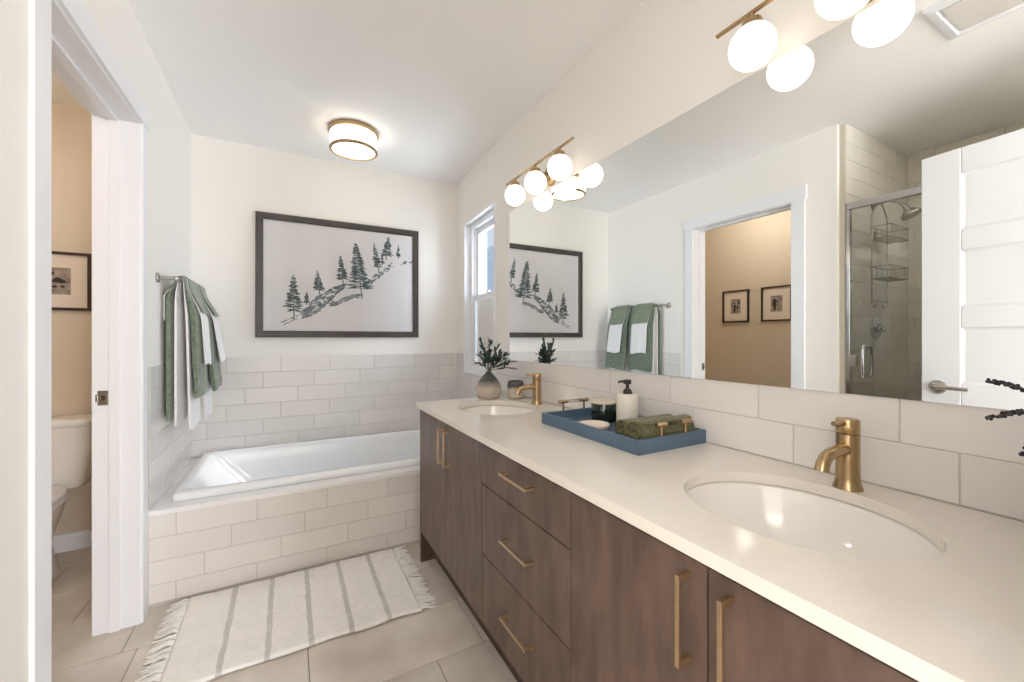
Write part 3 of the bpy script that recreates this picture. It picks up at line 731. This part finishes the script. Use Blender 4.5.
def drape(name, y0, y1, r, rz, front, back, m_, label, flare=.0, thick=.010, seed=0, band=None, wob=.006):
    """a folded cloth hung over the bar: a closed, softly creased slab, thin over the rail and thicker where it hangs"""
    rnd_ = random.Random(seed); ph = [rnd_.uniform(0, 6.28) for _ in range(6)]
    prof = []
    nb, nf = 14, 18
    sm = lambda d: (lambda q: q*q*(3-2*q))(min(1, d/.20))
    for i in range(nb): d = back*(1-i/nb)**1.3; prof.append((-(rz+(r-rz)*sm(d*2.6)), -d, 'b'))
    for i in range(9): a = PI-PI*i/8; prof.append((rz*math.cos(a), rz*math.sin(a), 't'))
    for i in range(1, nf+1): d = front*(i/nf)**1.3; prof.append((rz+(r-rz)*sm(d)+flare*(d/front)**1.2, -d, 'f'))
    ny = 22; rings = []; ymid = (y0+y1)/2; n = len(prof)
    for k in range(ny+1):
        s_ = k/ny; cen = []
        edge = min(1, .55+3*min(s_, 1-s_))
        for (dx, dz, t) in prof:
            hang = min(1, abs(min(dz, 0))/.35)
            y = (y0+(y1-y0)*s_)-ymid
            wv = wob*hang*(math.sin(s_*7+ph[0])+.6*math.sin(s_*15+ph[1]+dz*4))
            if t == 'b': wv *= .3
            zz_ = dz+(.006*hang*math.sin(s_*5+ph[2]) if t != 't' else 0)
            h = .0024+(thick/2-.0024)*min(1, abs(min(dz, 0))/.16)
            if t == 'f' and band and abs(dz+front-band) < .022: h *= .82
            cen.append((dx+wv, y, zz_, h*edge))
        outer, inner = [], []
        for i, (x, y, z, h) in enumerate(cen):
            a = cen[max(i-1, 0)]; b_ = cen[min(i+1, n-1)]
            tx, tz = b_[0]-a[0], b_[2]-a[2]; l_ = math.hypot(tx, tz) or 1
            nx_, nz_ = -tz/l_, tx/l_
            hh = h*(.55 if i in (0, n-1) else 1)
            outer.append((x+nx_*hh, y, z+nz_*hh)); inner.append((x-nx_*hh, y, z-nz_*hh))
        rings.append(outer+inner[::-1])
    mm = MB(); mm.rings(rings)
    o = mm.build(name, m_, None, loc=(BX, ymid, BZ), smooth=60)
    tag(o, label, 'towel', 'towels folded over the towel bar')
    return o
for k, (y0, y1, where, fl_) in enumerate(((2.575, 2.835, 'nearer the doorway', 0), (2.87, 3.115, 'nearer the corner', .03))):
    drape('bath_towel', y0, y1-.006, .020, .0115, .745, .72, M_white_t, 'white bath towel under the green one, '+where, .018+fl_*.6, .018, 10+k, wob=.002)
    drape('bath_towel', y0-.008, y1+.006, .047, .0168, .585, .69 if k == 0 else .60, M_green, 'green bath towel hanging on the bar, '+where, .018+fl_, .034, 20+k, band=.09, wob=.003)
    drape('hand_towel', y0+.030, y1-.045, .070, .0222, .425, .20, M_white_t, 'white hand towel over the green bath towel, '+where, .026+fl_, .010, 30+k, wob=.002)
    drape('washcloth', y0+.026, y1-.050, .080, .0275, .155, .12, M_sage, 'short sage washcloth on top of the towel stack, '+where, .012+fl_*.4, .009, 40+k, wob=.0015)

# ------------------------------------------------------------------ rug
rg = thing('bath_rug', 'cream cotton rug with grey stripes and fringed ends in front of the bathtub', 'rug', (.065, 2.045, 0), .0)
m = MB(); nx, ny = 90, 40; X0r, X1r, Y0r, Y1r = -.455, .445, -.285, .285
grid = []
rnd = random.Random(5)
for j in range(ny+1):
    row = []
    for i in range(nx+1):
        x = X0r+(X1r-X0r)*i/nx; y = Y0r+(Y1r-Y0r)*j/ny
        e_ = .004*math.sin(x*23) if j in (0,) else 0
        z = .012+.0015*math.sin(x*31+y*9)+.0012*math.sin(y*47+x*5)
        row.append(m.bm.verts.new((x, y+e_-.01*abs(math.sin(x*3.4))*(.5-j/ny), z)))
    grid.append(row)
for j in range(ny):
    for i in range(nx): m.bm.faces.new((grid[j][i], grid[j][i+1], grid[j+1][i+1], grid[j+1][i]))
# stripe pattern as a procedural material of the woven body
mr = M_rug.copy(); mr.name = 'rug_striped'; nt = mr.node_tree; N = nt.nodes; Lk = nt.links
tc = N.new('ShaderNodeTexCoord'); sx = N.new('ShaderNodeSeparateXYZ'); Lk.new(tc.outputs['Object'], sx.inputs[0])
nz = N.new('ShaderNodeTexNoise'); nz.inputs['Scale'].default_value = 30; Lk.new(tc.outputs['Object'], nz.inputs['Vector'])
def math_(op, a, b_=None):
    n = N.new('ShaderNodeMath'); n.operation = op
    for i, v in enumerate((a, b_)):
        if v is None: continue
        if isinstance(v, (int, float)): n.inputs[i].default_value = v
        else: Lk.new(v, n.inputs[i])
    return n.outputs[0]
xs = math_('ADD', sx.outputs[0], math_('MULTIPLY', math_('SUBTRACT', nz.outputs['Fac'], .5), .012))
ph_ = math_('PINGPONG', math_('ADD', xs, .282+.148*4), .074)      # 0 on stripe centres
inr = math_('MULTIPLY', math_('LESS_THAN', ph_, .010), math_('MULTIPLY', math_('GREATER_THAN', sx.outputs[0], -.33), math_('LESS_THAN', sx.outputs[0], .35)))
mx = N.new('ShaderNodeMix'); mx.data_type = 'RGBA'; mx.inputs[7].default_value = srgb(204, 201, 195)
bs = N['Principled BSDF']; old = bs.inputs['Base Color'].links[0].from_socket
Lk.new(old, mx.inputs[6]); Lk.new(math_('MULTIPLY', inr, math_('ADD', .45, nz.outputs['Fac'])), mx.inputs[0]); Lk.new(mx.outputs[2], bs.inputs['Base Color'])
ro = m.build('woven_body', mr, rg, smooth='all', solid=.011)
for sg, xe in ((-1, X0r), (1, X1r)):
    m = MB()
    for i in range(150):
        y = Y0r+.005+(Y1r-Y0r-.01)*(i/149)+rnd.uniform(-.003, .003); cl_ = round(i/10)*10/149; yc_ = Y0r+.005+(Y1r-Y0r-.01)*cl_
        ln = rnd.uniform(.05, .082); dy = (yc_-y)*.9+rnd.uniform(-.018, .018); r_ = rnd.uniform(.0022, .0034)
        zt = rnd.uniform(.004, .016)
        m.tube([(xe-sg*.004, y, .010), (xe+sg*ln*.3, y+dy*.6, .011+zt*.5), (xe+sg*ln*.65, y+dy*.8+rnd.uniform(-.006, .006), zt*.8), (xe+sg*ln, y+dy*1.2+rnd.uniform(-.01, .01), .004+zt*.3)], [r_, r_*1.3, r_*1.1, r_*.6], 5)
    m.build('fringe', M_rug, rg, smooth=True)

# ------------------------------------------------------------------ counter things
# tray
TX0, TX1, TY0, TY1 = .893, 1.197, .867, 1.385; tcx, tcy = (TX0+TX1)/2, (TY0+TY1)/2
ty = thing('serving_tray', 'blue rectangular tray with brass and acrylic handles on the countertop', 'tray', (tcx, tcy, CT))
m = MB(); hx, hy = (TX1-TX0)/2, (TY1-TY0)/2; t_ = .011
q = lambda i, z: [(-hx+i, -hy+i, z), (hx-i, -hy+i, z), (hx-i, hy-i, z), (-hx+i, hy-i, z)]
m.rings([q(0, 0), q(0, .044), q(t_, .044), q(t_, .010)]); m.build('tray_body', M_tray, ty, bevel=.001)
for sg in (-1, 1):
    yh = sg*(hy-.0055)
    m = MB(); m.tube([(-.031, yh, .080), (.039, yh, .080)], .0058, 12); ho = m.build('acrylic_rod', M_acrod, ty, smooth=True)
    for x in (-.050, .058):
        h = MB(); h.tube([(x, yh, .043), (x, yh, .078)], .0042, 10)
        h.tube([(x-.021, yh, .080), (x+.021, yh, .080)], .0072, 14)
        h.build('brass_post', M_brass, ho, smooth=True)
ZTR = CT+.0102
jr = thing('lidded_jar', 'dark green glass jar with a pale wooden lid on the tray', 'jar', (1.115, 1.268, ZTR))
m = MB(); m.lathe([(.047, 0), (.0495, .003), (.0495, .070), (.048, .072)], seg=40); m.build('jar_body', mat('dark_green_glass', srgb(26, 42, 34), .08, coat=.5), jr, smooth=True)
m = MB(); m.lathe([(.0505, .072), (.0512, .073), (.0512, .078), (.050, .080)], seg=40); m.build('jar_lid', mat('pale_wood', srgb(226, 212, 190), .5, noise=.1, nscale=30), jr, smooth=True)
sp_ = thing('soap_dispenser', 'white ribbed soap dispenser with a black pump on the tray', 'soap dispenser', (1.128, 1.150, ZTR))
m = MB(); n = 72; rs = []
for k, z in ((.95, 0), (1, .004), (1, .118), (.97, .122)):
    rs.append([((.040*k+(.0009 if i % 3 == 0 else 0))*math.cos(2*PI*i/n), (.040*k+(.0009 if i % 3 == 0 else 0))*math.sin(2*PI*i/n), z) for i in range(n)])
m.rings(rs); m.build('bottle', mat('ribbed_ceramic', srgb(230, 224, 212), .4), sp_, smooth=50)
m = MB(); m.lathe([(.017, .122), (.017, .128), (.012, .140), (.006, .142), (.006, .158), (.0145, .159), (.0145, .172), (.012, .175)], seg=24)
m.tube([(0, 0, .168), (-.020, .015, .168), (-.028, .021, .164)], [.005, .0045, .004], 10); m.build('pump', M_black, sp_, smooth=True)
ds = MB(); ds.lathe([(.040, 0), (.052, .004), (.058, .016), (.057, .020), (.052, .018), (.045, .009), (.005, .006)], seg=44)
dso = ds.build('soap_dish', mat('pale_ceramic', srgb(232, 216, 204), .25), None, loc=(.985, 1.175, ZTR), smooth='all'); tag(dso, 'low round pale ceramic dish in front of the dark jar', 'dish')

def roll(x0, x1, yc, r, label, seed, ang=0):
    rnd_ = random.Random(seed); th = .0085
    turns = (r-.004)/th*.93; n = int(turns*22); prof = []
    for i in range(n+1):
        a = 2*PI*turns*i/n; rad = .004+(r-th/2-.004)*i/n
        prof.append((rad*math.cos(a+seed), rad*math.sin(a+seed)*.96))
    L_ = x1-x0; rings = []
    for k in range(13):
        s_ = k/12; rings.append([(L_*(s_-.5)+rnd_.uniform(-.0012, .0012), a+.0012*math.sin(s_*9+i*.4), b_+.0010*math.sin(s_*13+i*.3)) for i, (a, b_) in enumerate(prof)])
    m = MB(); m.rings(rings, closed=False)
    o = m.build('rolled_towel', M_olive, None, loc=((x0+x1)/2, yc, ZTR+r), smooth='all', solid=.0066)
    o.rotation_euler = (0, 0, ang)
    md = o.modifiers.new('sub', 'SUBSURF'); md.levels = 1; md.render_levels = 1
    tag(o, label, 'towel', 'rolled olive towels on the tray'); return o
roll(.945, 1.178, .995, .037, 'rolled olive towel beside the soap dispenser on the tray', 1)
roll(.932, 1.172, .921, .041, 'rolled olive towel next to the tray handle nearest the camera', 2)

# vase and cup with a dark-to-pale glaze
def glaze(name, zsplit, dark, pale, soft=.02, rough=.18):
    m = bpy.data.materials.new(name); m.use_nodes = True; nt = m.node_tree; N = nt.nodes; b_ = N['Principled BSDF']
    tc = N.new('ShaderNodeTexCoord'); s_ = N.new('ShaderNodeSeparateXYZ'); nt.links.new(tc.outputs['Object'], s_.inputs[0])
    nz = N.new('ShaderNodeTexNoise'); nz.inputs['Scale'].default_value = 35; nt.links.new(tc.outputs['Object'], nz.inputs['Vector'])
    ad = N.new('ShaderNodeMath'); ad.operation = 'MULTIPLY_ADD'; nt.links.new(nz.outputs['Fac'], ad.inputs[0]); ad.inputs[1].default_value = .02; nt.links.new(s_.outputs[2], ad.inputs[2])
    mr = N.new('ShaderNodeMapRange'); mr.inputs[1].default_value = zsplit-soft+.01; mr.inputs[2].default_value = zsplit+soft+.01; nt.links.new(ad.outputs[0], mr.inputs[0])
    mx = N.new('ShaderNodeMix'); mx.data_type = 'RGBA'; mx.inputs[6].default_value = pale; mx.inputs[7].default_value = dark
    nt.links.new(mr.outputs[0], mx.inputs[0]); nt.links.new(mx.outputs[2], b_.inputs['Base Color']); b_.inputs['Roughness'].default_value = rough
    return m
vs = thing('bud_vase', 'teardrop vase glazed dark grey over sand, holding dark green sprigs', 'vase', (1.0, 2.105, CT))
m = MB(); prof = [(.046, 0), (.056, .004), (.069, .026), (.0725, .044), (.070, .068), (.058, .096), (.039, .122), (.022, .140), (.014, .148), (.0145, .154), (.011, .154), (.010, .146)]
m.lathe(prof, seg=44); m.build('vase_body', glaze('vase_glaze', .080, srgb(80, 80, 80), srgb(196, 182, 168), .025), vs, smooth='all')
def leafmesh(mb, base, d, ln, wd, up):
    d = d.normalized(); side = d.cross(up)
    side = side.normalized() if side.length > 1e-4 else d.orthogonal().normalized(); nrm = side.cross(d).normalized()
    pts = []
    for t, w_ in ((0, .15), (.25, .8), (.5, 1), (.75, .75), (1, .12)):
        c_ = base+d*ln*t-Vector((0, 0, 1))*(ln*.12*t*t)
        pts.append((c_-side*wd*w_, c_+nrm*wd*.25*w_, c_+side*wd*w_))
    V = [[mb.bm.verts.new(p) for p in r] for r in pts]
    for A, B in zip(V[:-1], V[1:]):
        mb.bm.faces.new((A[0], A[1], B[1], B[0])); mb.bm.faces.new((A[1], A[2], B[2], B[1]))
M_leaf = mat('dark_leaf', srgb(50, 68, 66), .5, nscale=20, col2=srgb(76, 94, 88))
M_stem = mat('stem', srgb(92, 88, 62), .7)
rnd = random.Random(21)
# stem tips given relative to the vase mouth (metres)
tips = [(-.050, .0, .165), (-.045, .03, .09), (-.02, -.03, .10), (.015, .01, .165), (.045, -.02, .13), (.03, -.05, .075), (.075, -.04, .065), (.095, -.07, .05), (.09, -.11, .02), (-.060, .02, .045), (.02, .03, .10), (.06, -.08, .09), (.07, -.10, .045), (.085, -.05, .085), (.105, -.09, .055), (.05, -.05, .105), (-.03, .02, .13)]
for k, tp in enumerate(tips):
    b0 = Vector((0, 0, .150)); e_ = Vector((tp[0], tp[1], .155+tp[2])); mid = b0*.5+e_*.5+Vector((-tp[0]*.1, -tp[1]*.1, .015))
    P = [b0*(1-t)**2+mid*2*t*(1-t)+e_*t*t for t in [i/8 for i in range(9)]]
    m = MB(); m.tube(P, [.0018]*5+[.0014]*4, 6); so = m.build('stem', M_stem, vs, smooth=True)
    m = MB(); nl = 14
    for i in range(nl):
        t = .28+.72*i/(nl-1); p = b0*(1-t)**2+mid*2*t*(1-t)+e_*t*t
        dr = ((mid-b0)*(1-t)+(e_-mid)*t).normalized(); sd_ = Vector((rnd.uniform(-1, 1), rnd.uniform(-1, 1), rnd.uniform(-.5, .8)))
        d = dr*.9+sd_*.65
        leafmesh(m, p, d, rnd.uniform(.028, .045), rnd.uniform(.0065, .0095), Vector((rnd.uniform(-.4, .4), rnd.uniform(-.4, .4), 1)))
    m.build('leaves', M_leaf, so, smooth='all', recalc=False)
m = MB(); m.lathe([(.036, 0), (.042, .003), (.046, .018), (.047, .05), (.046, .085), (.042, .098), (.038, .101), (.034, .098), (.036, .02), (.005, .015)], seg=40)
cu = m.build('tumbler', glaze('cup_glaze', .062, srgb(74, 72, 74), srgb(206, 194, 182), .008), None, loc=(1.128, 2.02, CT), smooth='all')
tag(cu, 'short cup glazed dark grey over sand beside the teardrop vase', 'cup')

# lavender in a white vase at the right edge
lv = thing('flower_vase', 'white vase of dark lavender sprigs at the right edge of the frame', 'vase', (1.005, .118, CT))
m = MB(); m.lathe([(.038, 0), (.048, .006), (.056, .04), (.055, .07), (.040, .11), (.026, .135), (.024, .155), (.028, .165), (.024, .165), (.020, .150)], seg=40); m.build('vase_body', M_porc, lv, smooth='all')
M_lav = mat('dried_lavender', srgb(62, 56, 68), .85, nscale=60, col2=srgb(44, 40, 46))
for k, (P, fl_) in enumerate((([(0, 0, .14), (.0, .0, .21), (0, .02, .248), (-.002, .06, .266), (-.004, .094, .275)], .45), ([(0, 0, .14), (.0, .0, .20), (0, .02, .240), (0, .055, .232), (-.002, .096, .213)], .45), ([(0, 0, .14), (.01, -.01, .24), (.02, -.02, .33), (.03, -.03, .38), (.035, -.04, .42)], .6), ([(0, 0, .14), (-.02, .01, .2), (-.03, .025, .22), (-.04, .04, .20), (-.045, .05, .17)], .5), ([(0, 0, .14), (0, -.02, .22), (.01, -.04, .30), (.01, -.06, .34), (.01, -.07, .38)], .6))):
    m = MB(); m.tube(P, .0014, 6); so = m.build('stem', M_stem, lv, smooth=True)
    m = MB(); Pv = [Vector(p) for p in P]
    for i in range(26):
        t = fl_+(1-fl_)*i/25; f_ = t*(len(Pv)-1); a_ = min(int(f_), len(Pv)-2); p = Pv[a_].lerp(Pv[a_+1], f_-a_)
        for q_ in range(3):
            an = rnd.uniform(0, 6.28); dd = (Pv[a_+1]-Pv[a_]).normalized(); o1 = dd.orthogonal().normalized(); o2 = dd.cross(o1)
            m.sphere(tuple(p+(o1*math.cos(an)+o2*math.sin(an))*.0030), rnd.uniform(.0018, .0034), 6, 4)
    m.build('flower_spike', M_lav, so, smooth='all')

# ------------------------------------------------------------------ toilet room ceiling lamp light (lamp is above the doorway line, out of view)
light('toilet_room_lamp', 'POINT', (-1.15, 2.2, 2.35), (0, 0, 0), 7, (1, .95, .88), .08)
